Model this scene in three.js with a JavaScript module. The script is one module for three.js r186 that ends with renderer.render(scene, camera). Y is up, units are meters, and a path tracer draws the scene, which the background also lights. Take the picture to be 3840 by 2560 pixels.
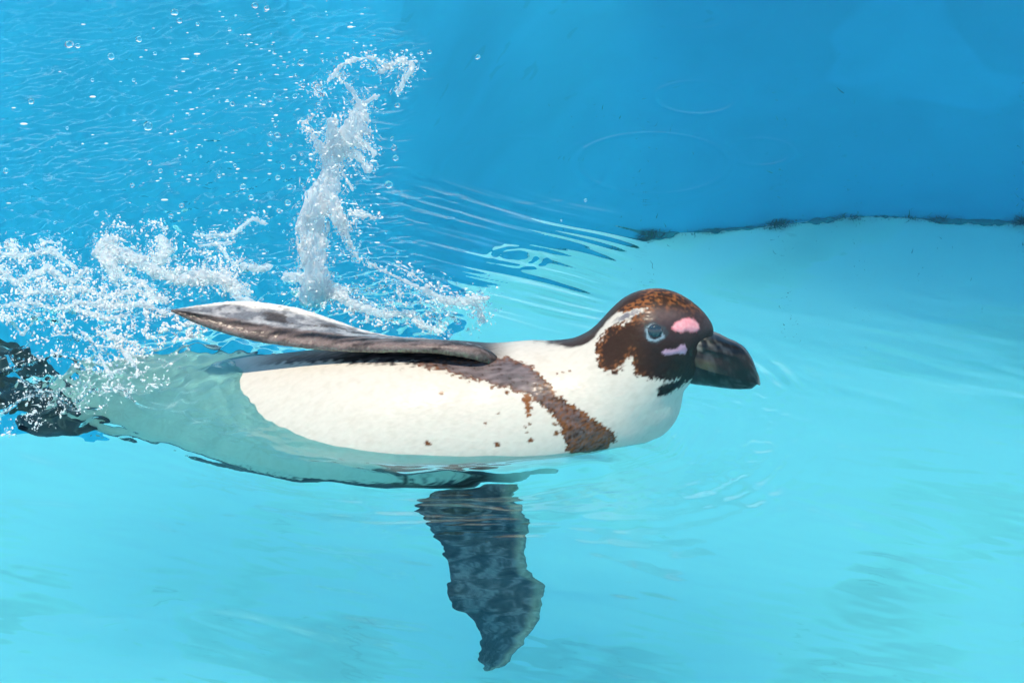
import * as THREE from 'three';
import { mergeGeometries } from 'three/addons/utils/BufferGeometryUtils.js';

// ------------------------------------------------------------------ camera, sky, sun, exposure
const scene = new THREE.Scene();
const ELEV = THREE.MathUtils.degToRad(25.5), DIST = 5;
const camera = new THREE.PerspectiveCamera(6.87, 3840 / 2560, 0.05, 400);
camera.position.set(0, DIST * Math.sin(ELEV), DIST * Math.cos(ELEV));
camera.lookAt(0, 0, 0);
scene.add(camera);

const SUN_ELEV = THREE.MathUtils.degToRad(66), SUN_AZ = THREE.MathUtils.degToRad(-24); // azimuth from +z (camera side) towards +x
const sunDir = new THREE.Vector3(Math.cos(SUN_ELEV) * Math.sin(SUN_AZ), Math.sin(SUN_ELEV), Math.cos(SUN_ELEV) * Math.cos(SUN_AZ));
const sun = new THREE.DirectionalLight(0xffeed6, 4.45);
sun.position.copy(sunDir).multiplyScalar(12);
sun.castShadow = true; sun.shadow.radius = 1.5;
sun.shadow.camera.left = sun.shadow.camera.bottom = -4; sun.shadow.camera.right = sun.shadow.camera.top = 4;
scene.add(sun, sun.target);

{
  const W = 256, H = 128, d = new Float32Array(W * H * 4);
  const stops = [[0, 1.05, 1.15, 1.22], [.15, .95, 1.08, 1.18], [.36, .09, .41, .79], [1, .12, .36, .72]];
  for (let j = 0; j < H; j++) for (let i = 0; i < W; i++) {
    const t = Math.max(0, Math.sin(((j + .5) / H - .5) * Math.PI)), k = (j * W + i) * 4;
    let a = 0; while (a < stops.length - 2 && t > stops[a + 1][0]) a++;
    const f = THREE.MathUtils.smoothstep(t, stops[a][0], stops[a + 1][0]);
    for (let c = 0; c < 3; c++) d[k + c] = THREE.MathUtils.lerp(stops[a][c + 1], stops[a + 1][c + 1], f);
    d[k + 3] = 1;
  }
  const sky = new THREE.DataTexture(d, W, H, THREE.RGBAFormat, THREE.FloatType);
  sky.mapping = THREE.EquirectangularReflectionMapping; sky.magFilter = THREE.LinearFilter; sky.needsUpdate = true;
  scene.background = sky; scene.environment = sky;
}
const renderer = new THREE.WebGLRenderer({ antialias: true });
renderer.toneMapping = THREE.LinearToneMapping; renderer.toneMappingExposure = 1.08;
renderer.shadowMap.enabled = true;

// ------------------------------------------------------------------ helpers
const { lerp, clamp, smoothstep } = THREE.MathUtils;
const ss = (a, b, x) => { const t = clamp((x - a) / (b - a), 0, 1); return t * t * (3 - 2 * t); };
let seedState = 12345;
const rnd = () => { seedState = (seedState + 0x6d2b79f5) | 0; let t = Math.imul(seedState ^ (seedState >>> 15), 1 | seedState); t = (t + Math.imul(t ^ (t >>> 7), 61 | t)) ^ t; return ((t ^ (t >>> 14)) >>> 0) / 4294967296; };
const rr = (a, b) => a + (b - a) * rnd();
const rgb = (r, g, b) => new THREE.Color().setRGB(r, g, b);
// gradient noise in three dimensions
const PERM = new Uint8Array(512), GR = [];
{ const p = [...Array(256).keys()]; for (let i = 255; i > 0; i--) { const j = Math.floor(rnd() * (i + 1)); [p[i], p[j]] = [p[j], p[i]]; } for (let i = 0; i < 512; i++) PERM[i] = p[i & 255];
  for (let i = 0; i < 256; i++) { const a = rnd() * 6.2832, z = rnd() * 2 - 1, r = Math.sqrt(1 - z * z); GR.push(r * Math.cos(a), r * Math.sin(a), z); } }
const gdot = (h, x, y, z) => GR[h * 3] * x + GR[h * 3 + 1] * y + GR[h * 3 + 2] * z;
const fade = (t) => t * t * t * (t * (t * 6 - 15) + 10);
function noise(x, y, z = 0.37) {
  const X = Math.floor(x), Y = Math.floor(y), Z = Math.floor(z), a = x - X, b = y - Y, c = z - Z, u = fade(a), v = fade(b), w = fade(c), i = X & 255, j = Y & 255, k = Z & 255;
  const A = PERM[i] + j, B = PERM[i + 1] + j, AA = PERM[A & 511 & 255 | 0] + k, AB = PERM[(A + 1) & 255] + k, BA = PERM[B & 255] + k, BB = PERM[(B + 1) & 255] + k;
  return 1.5 * lerp(lerp(lerp(gdot(PERM[AA & 255], a, b, c), gdot(PERM[BA & 255], a - 1, b, c), u), lerp(gdot(PERM[AB & 255], a, b - 1, c), gdot(PERM[BB & 255], a - 1, b - 1, c), u), v),
    lerp(lerp(gdot(PERM[(AA + 1) & 255], a, b, c - 1), gdot(PERM[(BA + 1) & 255], a - 1, b, c - 1), u), lerp(gdot(PERM[(AB + 1) & 255], a, b - 1, c - 1), gdot(PERM[(BB + 1) & 255], a - 1, b - 1, c - 1), u), v), w);
}
// a place in the photograph (its own 3840 x 2560 pixels) turned into a place in the scene, and back
const TY = Math.tan(THREE.MathUtils.degToRad(6.87 / 2)), CE = Math.cos(ELEV), SE = Math.sin(ELEV);
const eye = camera.position.clone();
function ray(px, py) {
  const sx = (px - 1920) / 1280 * TY, sy = (1280 - py) / 1280 * TY;
  return new THREE.Vector3(sx, sy * CE - SE, -sy * SE - CE).normalize();
}
const atZ = (px, py, z) => { const d = ray(px, py); return d.multiplyScalar((z - eye.z) / d.z).add(eye); };
const atY = (px, py, y) => { const d = ray(px, py); return d.multiplyScalar((y - eye.y) / d.y).add(eye); };
function under(px, py, depth) { // seen through flat water
  const d = ray(px, py), p = d.clone().multiplyScalar(-eye.y / d.y).add(eye), n = 1 / 1.333;
  const c1 = -d.y, c2 = Math.sqrt(1 - n * n * (1 - c1 * c1)), t = d.multiplyScalar(n); t.y += n * c1 - c2;
  return p.add(t.multiplyScalar(depth / -t.y));
}
function pix(x, y, z) {
  const dx = x - eye.x, dy = y - eye.y, dz = z - eye.z, depth = -(dy * SE) - dz * CE, up = dy * CE - dz * SE;
  return [1920 + dx / depth / TY * 1280, 1280 - up / depth / TY * 1280];
}
const numbers = {};
const numbered = (n) => { const k = numbers[n] = (numbers[n] ?? -1) + 1; return k ? n + '_' + String(k).padStart(3, '0') : n; };
function mesh(name, geometry, material, parent = scene) {
  const o = new THREE.Mesh(geometry, material); o.name = parent === scene ? numbered(name) : name; o.castShadow = o.receiveShadow = true; parent.add(o); return o;
}
const tag = (o, label, category, group) => { o.userData.label = label; o.userData.category = category; if (group) o.userData.group = group; return o; };
const kind = (o, k) => { o.userData.kind = k; return o; };
function geo(pos, idx, col, uv) {
  const g = new THREE.BufferGeometry();
  g.setAttribute('position', new THREE.Float32BufferAttribute(pos, 3));
  if (col) g.setAttribute('color', new THREE.Float32BufferAttribute(col, 3));
  if (uv) g.setAttribute('uv', new THREE.Float32BufferAttribute(uv, 2));
  g.setIndex(idx); g.computeVertexNormals(); return g;
}
function bumpTexture(f, n = 512) {
  const d = new Uint8Array(n * n * 4);
  for (let j = 0; j < n; j++) for (let i = 0; i < n; i++) { const v = clamp(f(i / n, j / n), 0, 1) * 255, k = (j * n + i) * 4; d[k] = d[k + 1] = d[k + 2] = v; d[k + 3] = 255; }
  const t = new THREE.DataTexture(d, n, n); t.wrapS = t.wrapT = THREE.RepeatWrapping; t.magFilter = THREE.LinearFilter; t.needsUpdate = true; return t;
}
// surface of a field (negative inside) on a grid: naive surface nets. rough(x,y,z) may skip far blocks
function surface(field, lo, hi, cell, { block = 0, slack = 1.3 } = {}) {
  const N = [0, 1, 2].map((c) => Math.ceil((hi[c] - lo[c]) / cell) + 1), [nx, ny, nz] = N, F = new Float32Array(nx * ny * nz).fill(1);
  const at = (i, j, k) => i + nx * (j + ny * k);
  if (block) {
    const R = block * cell * .87 * slack;
    for (let K = 0; K < nz; K += block) for (let J = 0; J < ny; J += block) for (let I = 0; I < nx; I += block) {
      const d = field(lo[0] + (I + block / 2) * cell, lo[1] + (J + block / 2) * cell, lo[2] + (K + block / 2) * cell);
      const deep = Math.abs(d) > R;
      for (let k = K; k < Math.min(nz, K + block); k++) for (let j = J; j < Math.min(ny, J + block); j++) for (let i = I; i < Math.min(nx, I + block); i++)
        F[at(i, j, k)] = deep ? d : field(lo[0] + i * cell, lo[1] + j * cell, lo[2] + k * cell);
    }
  } else for (let k = 0; k < nz; k++) for (let j = 0; j < ny; j++) for (let i = 0; i < nx; i++) F[at(i, j, k)] = field(lo[0] + i * cell, lo[1] + j * cell, lo[2] + k * cell);
  const id = new Int32Array(nx * ny * nz).fill(-1), pos = [], idx = [];
  const off = [[0, 0, 0], [1, 0, 0], [0, 1, 0], [1, 1, 0], [0, 0, 1], [1, 0, 1], [0, 1, 1], [1, 1, 1]], edges = [[0, 1], [2, 3], [4, 5], [6, 7], [0, 2], [1, 3], [4, 6], [5, 7], [0, 4], [1, 5], [2, 6], [3, 7]], v = new Float32Array(8);
  for (let k = 0; k < nz - 1; k++) for (let j = 0; j < ny - 1; j++) for (let i = 0; i < nx - 1; i++) {
    let m = 0; for (let c = 0; c < 8; c++) { v[c] = F[at(i + off[c][0], j + off[c][1], k + off[c][2])]; if (v[c] < 0) m++; }
    if (!m || m === 8) continue;
    let x = 0, y = 0, z = 0, n = 0;
    for (const [a, b] of edges) if ((v[a] < 0) !== (v[b] < 0)) { const t = v[a] / (v[a] - v[b]); x += lerp(off[a][0], off[b][0], t); y += lerp(off[a][1], off[b][1], t); z += lerp(off[a][2], off[b][2], t); n++; }
    id[at(i, j, k)] = pos.length / 3; pos.push(lo[0] + (i + x / n) * cell, lo[1] + (j + y / n) * cell, lo[2] + (k + z / n) * cell);
  }
  const quad = (a, b, c, d, flip) => { if (a < 0 || b < 0 || c < 0 || d < 0) return; flip ? idx.push(a, c, b, a, d, c) : idx.push(a, b, c, a, c, d); };
  for (let k = 1; k < nz - 1; k++) for (let j = 1; j < ny - 1; j++) for (let i = 1; i < nx - 1; i++) {
    const f = F[at(i, j, k)] < 0;
    if (f !== F[at(i + 1, j, k)] < 0) quad(id[at(i, j - 1, k - 1)], id[at(i, j, k - 1)], id[at(i, j, k)], id[at(i, j - 1, k)], !f);
    if (f !== F[at(i, j + 1, k)] < 0) quad(id[at(i - 1, j, k - 1)], id[at(i - 1, j, k)], id[at(i, j, k)], id[at(i, j, k - 1)], !f);
    if (f !== F[at(i, j, k + 1)] < 0) quad(id[at(i - 1, j - 1, k)], id[at(i, j - 1, k)], id[at(i, j, k)], id[at(i - 1, j, k)], !f);
  }
  return { pos, idx };
}
const smin = (a, b, k) => { const h = Math.max(k - Math.abs(a - b), 0) / k; return Math.min(a, b) - h * h * k * .25; };
function table(rows) { // smooth interpolation of rows by their first entry
  return (x) => {
    let i = 0; while (i < rows.length - 2 && x > rows[i + 1][0]) i++;
    const p = rows[Math.max(0, i - 1)], a = rows[i], b = rows[i + 1], q = rows[Math.min(rows.length - 1, i + 2)], t = clamp((x - a[0]) / (b[0] - a[0]), 0, 1), w = b[0] - a[0];
    return a.slice(1).map((_, c) => { c++; const ma = (b[c] - p[c]) / ((b[0] - p[0]) || 1) * w, mb = (q[c] - a[c]) / ((q[0] - a[0]) || 1) * w, t2 = t * t, t3 = t2 * t; return (2 * t3 - 3 * t2 + 1) * a[c] + (t3 - 2 * t2 + t) * ma + (-2 * t3 + 3 * t2) * b[c] + (t3 - t2) * mb; });
  };
}
function polyDist(poly, x, y) { // signed: negative inside
  let d = 1e9, inside = false;
  for (let i = 0, j = poly.length - 1; i < poly.length; j = i++) {
    const [ax, ay] = poly[j], [bx, by] = poly[i], ex = bx - ax, ey = by - ay, t = clamp(((x - ax) * ex + (y - ay) * ey) / (ex * ex + ey * ey), 0, 1), qx = ax + ex * t - x, qy = ay + ey * t - y;
    d = Math.min(d, qx * qx + qy * qy);
    if ((by > y) !== (ay > y) && x < (ax - bx) * (y - by) / (ay - by) + bx) inside = !inside;
  }
  return (inside ? -1 : 1) * Math.sqrt(d);
}
function lineDist(line, x, y) { // [distance, share of the way, side]
  let best = 1e9, at = 0, side = 1;
  for (let i = 0; i < line.length - 1; i++) {
    const [ax, ay] = line[i], [bx, by] = line[i + 1], ex = bx - ax, ey = by - ay, t = clamp(((x - ax) * ex + (y - ay) * ey) / (ex * ex + ey * ey), 0, 1), qx = x - ax - ex * t, qy = y - ay - ey * t, d = qx * qx + qy * qy;
    if (d < best) { best = d; at = (i + t) / (line.length - 1); side = ex * qy - ey * qx > 0 ? 1 : -1; }
  }
  return [Math.sqrt(best), at, side];
}

// ------------------------------------------------------------------ the pool
const DEPTH = .75;
// foot of the wall as the photograph shows it through the water
const toeLine = [[-2600, 1500], [-600, 1480], [300, 1470], [900, 1420], [1500, 1230], [1900, 1000], [2250, 905], [2500, 895], [2700, 875], [3000, 848], [3300, 830], [3840, 838], [4600, 820], [7000, 760]].map(([px, py]) => under(px, py, DEPTH));
const toe = table(toeLine.map((p) => [p.x, p.z]));
const wallZ = (x, y) => lerp(ZB, toe(x)[0], Math.pow(clamp(1 - (y + DEPTH + .05) / (DEPTH + .17), 0, 1), .4));
const XL = -3.2, XR = 3.2, ZB = -1.28, ZF = 2.4;
function paintTexture(base, seed, stain, blotch = .05) { // painted concrete: mottled coat of paint (pale patches double as sky reflections on the floor), fine grain, scattered stains
  const n = 1024, d = new Uint8Array(n * n * 4);
  for (let j = 0; j < n; j++) for (let i = 0; i < n; i++) {
    const x = i / n, y = j / n, k = (j * n + i) * 4, X = x * 256;
    const per = (s, o) => { const a = noise(x * s, y * s, seed + o), b = noise((x - 1) * s, y * s, seed + o), c = noise(x * s, (y - 1) * s, seed + o), e = noise((x - 1) * s, (y - 1) * s, seed + o); return lerp(lerp(a, b, x), lerp(c, e, x), y); };
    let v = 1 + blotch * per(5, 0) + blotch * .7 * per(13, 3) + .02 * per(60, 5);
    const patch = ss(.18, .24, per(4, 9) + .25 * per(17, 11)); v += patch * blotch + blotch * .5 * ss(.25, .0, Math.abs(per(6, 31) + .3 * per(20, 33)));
    const st = ss(.42, .6, per(34, 21) + .6 * per(120, 23)) * stain;
    for (let c = 0; c < 3; c++) { const lin = clamp(lerp(base[c] * v, [.03, .12, .10][c], st), 0, 1); d[k + c] = 255 * (lin <= .0031308 ? lin * 12.92 : 1.055 * Math.pow(lin, 1 / 2.4) - .055); }
    d[k + 3] = 255;
  }
  const t = new THREE.DataTexture(d, n, n); t.colorSpace = THREE.SRGBColorSpace; t.wrapS = t.wrapT = THREE.RepeatWrapping; t.magFilter = THREE.LinearFilter; t.needsUpdate = true; return t;
}
const floorMat = new THREE.MeshStandardMaterial({ map: paintTexture([.93, .95, .90], 3, .12, .26), roughness: .9 });  // strong pale mottling also paints in patches of reflected sky
const wallMat = new THREE.MeshStandardMaterial({ map: paintTexture([.07, .46, .72], 40, .12, .1), roughness: .9 });
{ // basin: floor that turns up into the side and near walls
  const xs = [], zs = [], pos = [], uv = [], idx = [];
  for (let i = 0; i <= 120; i++) xs.push(lerp(XL, XR, i / 120));
  for (let j = 0; j <= 80; j++) zs.push(lerp(ZB - .1, ZF, j / 80));
  const up = [[XL - .001, .13]], all = [];
  for (const z of [...zs, ZF + .02]) for (const x of [XL - .02, ...xs, XR + .02]) {
    const edge = x < XL || x > XR || z > ZF;
    const y = edge ? .11 : -DEPTH + .012 * noise(x * 1.3, z * 1.3, 8) + .22 * Math.exp(-Math.min(x - XL, XR - x, ZF - z) * 9);
    pos.push(x, y, z); uv.push(x / 1.4, (z + (edge ? y : 0)) / 1.4);
  }
  const nx = xs.length + 2, nz = zs.length + 1;
  for (let j = 0; j < nz - 1; j++) for (let i = 0; i < nx - 1; i++) { const a = j * nx + i; idx.push(a, a + nx, a + 1, a + 1, a + nx, a + nx + 1); }
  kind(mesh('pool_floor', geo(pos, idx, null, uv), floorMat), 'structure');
}
{ // far wall, its foot bending out towards the left
  const pos = [], uv = [], idx = [], NX = 260, NY = 40;
  for (let j = 0; j <= NY; j++) for (let i = 0; i <= NX; i++) {
    const x = lerp(XL - .03, XR + .03, i / NX), t = j / NY, y = lerp(-DEPTH - .05, .12, 1 - (1 - t) ** 2), z = wallZ(x, y) + .006 * noise(x * 4, y * 4, 3);
    pos.push(x, y, z); uv.push(x / 1.1, (y + z) / 1.1);
  }
  for (let j = 0; j < NY; j++) for (let i = 0; i < NX; i++) { const a = j * (NX + 1) + i; idx.push(a, a + 1, a + NX + 1, a + 1, a + NX + 2, a + NX + 1); }
  tag(mesh('pool_wall', geo(pos, idx, null, uv), wallMat), 'deep blue painted concrete pool wall behind the splash with algae at its foot', 'wall');
}
{ // paving round the pool, out of the frame
  const deckMat = new THREE.MeshStandardMaterial({ map: paintTexture([.36, .35, .33], 77, .1), roughness: .95 });
  const B = 60, part = (x0, x1, z0, z1) => { const g = new THREE.BoxGeometry(x1 - x0, .3, z1 - z0); g.translate((x0 + x1) / 2, -.03, (z0 + z1) / 2); return g; };
  kind(mesh('pavement', mergeGeometries([part(-B, B, -B, ZB - .012), part(-B, B, ZF + .021, B), part(-B, XL - .021, ZB - .012, ZF + .021), part(XR + .021, B, ZB - .012, ZF + .021)]), deckMat), 'structure');
}
{ // added canopy, out of the frame: its edge is shaped to shade the far right corner
  const t = new THREE.Group(); t.name = numbered('added_awning'); scene.add(t);
  tag(t, 'added unseen canopy with scalloped edge shaped to cast shade at the far right of the pool', 'added_awning');
  const H = 2.3, k = H / Math.tan(SUN_ELEV), ox = k * Math.sin(SUN_AZ), oz = k * Math.cos(SUN_AZ);
  // wanted edge of the shade on the floor, as the photograph shows it
  const edge = [[2230, 915], [2420, 1010], [2620, 1095], [2760, 1150], [2900, 1105], [3010, 1105], [3130, 1225], [3260, 1320], [3400, 1340], [3510, 1265], [3640, 1235], [3840, 1360], [4300, 1450], [5200, 1430]];
  const cs = Math.sqrt(1 - (Math.cos(SUN_ELEV) / 1.333) ** 2), run = DEPTH * Math.cos(SUN_ELEV) / 1.333 / cs;
  const spots = edge.map(([px, py]) => { const p = under(px, py, DEPTH); return [p.x + run * Math.sin(SUN_AZ) + ox, p.z + run * Math.cos(SUN_AZ) + oz]; });
  t.position.set(spots[0][0], 0, spots[0][1]);
  const sh = new THREE.Shape(), [ax, az] = spots[0];
  sh.moveTo(0, 0); sh.splineThru(spots.slice(1).map(([x, z]) => new THREE.Vector2(x - ax, z - az))); sh.lineTo(3.42 - ax, spots.at(-1)[1] - az); sh.lineTo(3.42 - ax, -1.62 - az); sh.lineTo(.3 - ax, -1.62 - az); sh.closePath();
  const g = new THREE.ExtrudeGeometry(sh, { depth: .01, bevelEnabled: false, curveSegments: 20 }); g.rotateX(Math.PI / 2); g.translate(0, H, 0);
  mesh('canvas', g, new THREE.MeshStandardMaterial({ color: rgb(.6, .6, .56), roughness: .9, side: THREE.DoubleSide }), t);
  const metal = new THREE.MeshStandardMaterial({ color: rgb(.4, .4, .4), roughness: .4, metalness: .8 });
  for (const [x, z] of [[.9, -1.5], [3.36, -1.5], [3.36, spots.at(-1)[1] - .1]]) { const c = new THREE.CylinderGeometry(.03, .03, H - .12, 16); c.translate(x - ax, (H + .12) / 2, z - az); mesh('post', c, metal, t); }
}

// ------------------------------------------------------------------ the water
const wakeLine = [[250, 1480], [450, 1560], [750, 1655], [1150, 1765], [1500, 1805], [1900, 1803], [2250, 1760], [2480, 1690], [2560, 1580]].map(([x, y]) => { const p = atY(x, y, 0); return [p.x, p.z]; });
const rings = [[1608, 792, 118, .55], [2612, 367, 155, .35], [2450, 612, 285, .45], [2850, 571, 125, .35], [1943, 963, 100, .5], [1943, 963, 60, .4], [1960, 640, 315, .22], [2612, 65, 115, .2], [1700, 750, 40, .5], [2450, 620, 340, .15]].map(([px, py, r, a]) => { const p = atY(px, py, 0), q = atY(px + r, py, 0); return [p.x, p.z, q.x - p.x, a * .0012]; });
const churned = [[-200, 960], [150, 940], [350, 860], [480, 850], [650, 850], [720, 960], [920, 1000], [1200, 1080], [1420, 1180], [1700, 1210], [1600, 1260], [1100, 1160], [660, 1180], [640, 1250], [420, 1330], [-200, 1280]];
const breast = atY(2330, 1560, 0);
function waterHeight(x, z) {
  const [px, py] = pix(x, 0, z);
  const calm = 1 - .85 * Math.exp(-(((px - 1850) / 230) ** 2) - (((py - 2240) / 300) ** 2));
  let h = ss(-.25, .2, z) * calm * (.0018 * noise(x * 7 + z * 3, z * 16 - x * 4, 71) + .0007 * (1 - 2 * Math.abs(noise(x * 10, z * 26 - x * 12, 72))) + .0003 * noise(x * 40, z * 90 - x * 40, 73)) + .00035 * noise(x * 9, z * 12, 1) + .00016 * ss(-.1, .5, z) * noise(x * 26 + z * 12, z * 60, 2) + .00004 * noise(x * 30, z * 55, 2);
  // churned water to the left, behind the wing
  const edgeX = 1500 + 260 * noise(py / 500, 3.3) - 250 * ss(0, 300, 300 - py);
  const chop = ss(edgeX + 200, edgeX - 350, px) * ss(1420, 1150, py);
  if (chop > 0) {
    const warp = .012 * noise(x * 14, z * 14, 5), q = x * .92 - z * .38 + warp, w = z * .92 + x * .38 + warp;
    const amp = chop * (.55 + .75 * ss(-.25, .5, noise(x * 6, z * 5, 9)));
    const r1 = noise(q * 20, w * 42, 11), r2 = noise(q * 40, w * 92, 12), r3 = noise(q * 85, w * 180, 13);
    h += amp * (.0042 * (1 - 2 * Math.abs(r1)) + .0032 * (1 - 2 * Math.abs(r2)) + .0017 * r3);
  }
  // streaks of the wake running off to the right of the splash
  const streak = ss(1250, 1500, px) * ss(2480, 2150, px) * ss(640, 780, py - .12 * (px - 1700)) * ss(1290, 1180, py);
  if (streak > 0) { const c = z - .62 * x + .018 * noise(x * 7, z * 7, 21), d = x + .5 * z; h += streak * (.0016 * noise(d * 5, c * 62, 22) + .0008 * noise(d * 9, c * 120, 23)); }
  for (const [cx, cz, R, a] of rings) { const r = Math.hypot(x - cx, z - cz) - R; if (Math.abs(r) < .03) h += a * Math.exp(-r * r / .000016) * (.75 + .6 * noise(x * 12, z * 12, cx * 50)); }
  // bow wave and the ridge along the wake
  const [d, s, side] = lineDist(wakeLine, x, z), inner = side < 0;
  const A = .010 * ss(0, .15, s) * ss(.93, .7, s) * (.8 + .4 * noise(x * 25, z * 25, 31));
  h += A * Math.exp(-d * d / (inner ? .0009 : .00016));
  h += .0012 * Math.exp(-d * d / .004) * noise(x * 20 + z * 10, d * 150, 32) * ss(0, .2, s);
  // rings pushed ahead of the breast
  const br = Math.hypot((x - breast.x), (z - breast.z) * .8), ang = Math.atan2(z - breast.z, x - breast.x);
  const front = ss(-1.2, -.5, ang) * ss(2.2, 1.2, ang);
  h += front * (.0008 * Math.cos((br - .12) * 330) * Math.exp(-(((br - .145) / .045) ** 2)) * (.6 + noise(ang * 9, br * 30, 33)) + .0011 * noise(x * 110, z * 110, 34) * Math.exp(-(((br - .128) / .011) ** 2)));
  // water heaped over the rump, churned round the tail
  h += (.021 + .013 * noise(x * 26, z * 30, 61) + .006 * noise(x * 80, z * 80, 62)) * Math.exp(-(((px - 830) / 300) ** 2) - (((py - 1430) / 150) ** 2));
  const tail = ss(640, 330, px) * ss(1180, 1300, py) * ss(1680, 1540, py + .1 * (300 - px));
  if (tail > 0) h += tail * (.013 * (1 - 2 * Math.abs(noise(x * 22, z * 30, 41))) + .0035 * (1 - 2 * Math.abs(noise(x * 50, z * 62, 42))) + .0012 * noise(x * 110, z * 130, 43));
  // ripples over the lower wing
  const lw = Math.exp(-(((px - 1780) / 300) ** 2) - (((py - 1905) / 95) ** 2));
  h += lw * (.0026 * noise(x * 12, z * 75, 51) + .0013 * noise(x * 24, z * 150, 52));
  // thin wash over the body's flank
  const wash = Math.exp(-(((px - 1050) / 520) ** 2) - (((py - 1530) / 150) ** 2));
  h += wash * (.0023 * (1 - 2 * Math.abs(noise(x * 13 - z * 8, z * 44 + x * 16, 53))) + .0016 * noise(x * 40, z * 110 + x * 40, 54));
  const churn = ss(60, -60, polyDist(churned, px, py));
  if (churn > 0) h += churn * (.008 * (1 - 2 * Math.abs(noise(x * 24, z * 26, 63))) + .004 * (1 - 2 * Math.abs(noise(x * 55, z * 60, 64))) + .0015 * noise(x * 120, z * 120, 65));
  return h;
}
{
  const coords = (lo, hi, step, out0, out1) => { const a = [], n = Math.round((hi - lo) / step); for (let i = 0; i <= n; i++) a.push(lerp(lo, hi, i / n)); const l = [], r = []; for (let s = step * 2, v = lo - s; v > out0; s *= 1.5, v -= s) l.unshift(v); for (let s = step * 2, v = hi + s; v < out1; s *= 1.5, v += s) r.push(v); return [out0, ...l, ...a, ...r, out1]; };
  const xs = coords(-.53, .53, .0015, XL - .01, XR + .01), zs = coords(-.77, .73, .0023, ZB - .006, ZF + .01), nx = xs.length, nz = zs.length, pos = [], idx = [];
  for (let j = 0; j < nz; j++) for (let i = 0; i < nx; i++) pos.push(xs[i], waterHeight(xs[i], zs[j]), zs[j]);
  for (let j = 0; j < nz - 1; j++) for (let i = 0; i < nx - 1; i++) { const a = j * nx + i; idx.push(a, a + nx, a + 1, a + 1, a + nx, a + nx + 1); }
  // sides and bottom, inside the concrete
  const rim = []; for (let i = 0; i < nx; i++) rim.push(i); for (let j = 1; j < nz; j++) rim.push(j * nx + nx - 1); for (let i = nx - 2; i >= 0; i--) rim.push((nz - 1) * nx + i); for (let j = nz - 2; j > 0; j--) rim.push(j * nx);
  const base = pos.length / 3; for (const r of rim) pos.push(pos[r * 3], -DEPTH - .3, pos[r * 3 + 2]);
  const mid = pos.length / 3; pos.push(0, -DEPTH - .3, 0);
  for (let k = 0; k < rim.length; k++) { const n = (k + 1) % rim.length, a = rim[k], b = rim[n]; idx.push(a, b, base + k, b, base + n, base + k, base + k, base + n, mid); }
  const waterMat = new THREE.MeshPhysicalMaterial({ color: rgb(.41, .945, 1), transmission: 1, roughness: 0, ior: 1.333, thickness: 1, attenuationColor: rgb(.70, .975, .995), attenuationDistance: 1 });
  kind(mesh('water', geo(pos, idx), waterMat), 'structure');
}

// ------------------------------------------------------------------ the penguin
const penguin = new THREE.Group(); penguin.name = 'penguin'; scene.add(penguin);
tag(penguin, 'banded black and white penguin swimming on its side, head raised, one wing lifted', 'penguin');
const Z0 = .16;
const X = (px) => atZ(px, 1400, Z0).x;
const trunk = table([[-80, -.07, .0, .008], [20, -.074, .006, .022], [150, -.076, .012, .036], [300, -.078, .022, .048], [500, -.074, .04, .06], [700, -.064, .066, .069], [1000, -.044, .11, .076], [1300, -.024, .14, .078], [1600, -.012, .15, .077], [1850, -.007, .154, .071], [2050, .002, .16, .060], [2200, .008, .164, .047], [2330, .012, .165, .030], [2400, .014, .166, .012]].map((r) => [X(r[0]), ...r.slice(1)]));
const XA = X(-80), XB = X(2400);
const S = 1 / 4267 / 1.03;
const J = (px, py, z, r) => { const p = atZ(px, py, z); return [p.x, p.y, p.z, r * S]; };
const capsules = [
  [J(2080, 1540, .165, 215), J(2290, 1470, .166, 182), .04],
  [J(2290, 1470, .166, 182), J(2390, 1360, .166, 158), .03],
  [J(2390, 1360, .166, 158), J(2470, 1270, .165, 150), .03],
  [J(2380, 1560, .176, 110), J(2432, 1545, .178, 72), .02],
  [J(2440, 1460, .166, 62), J(2462, 1516, .172, 56), .02],
];
const muzzle = atZ(2545, 1346, .166), skull = atZ(2436, 1250, .165), brow = atZ(2560, 1192, .166), cheek = atZ(2424, 1336, .167);
function ellipsoid(x, y, z, c, a, b, e, tilt) {
  const dx = x - c.x, dy = y - c.y, dz = z - c.z, ct = Math.cos(tilt), st = Math.sin(tilt), u = (dx * ct + dy * st) / a, v = (-dx * st + dy * ct) / b, w = dz / e, k = Math.sqrt(u * u + v * v + w * w);
  const g = Math.sqrt((u / a) ** 2 + (v / b) ** 2 + (w / e) ** 2); return k < 1e-6 ? -Math.min(a, b, e) : k * (k - 1) / g;
}
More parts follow.
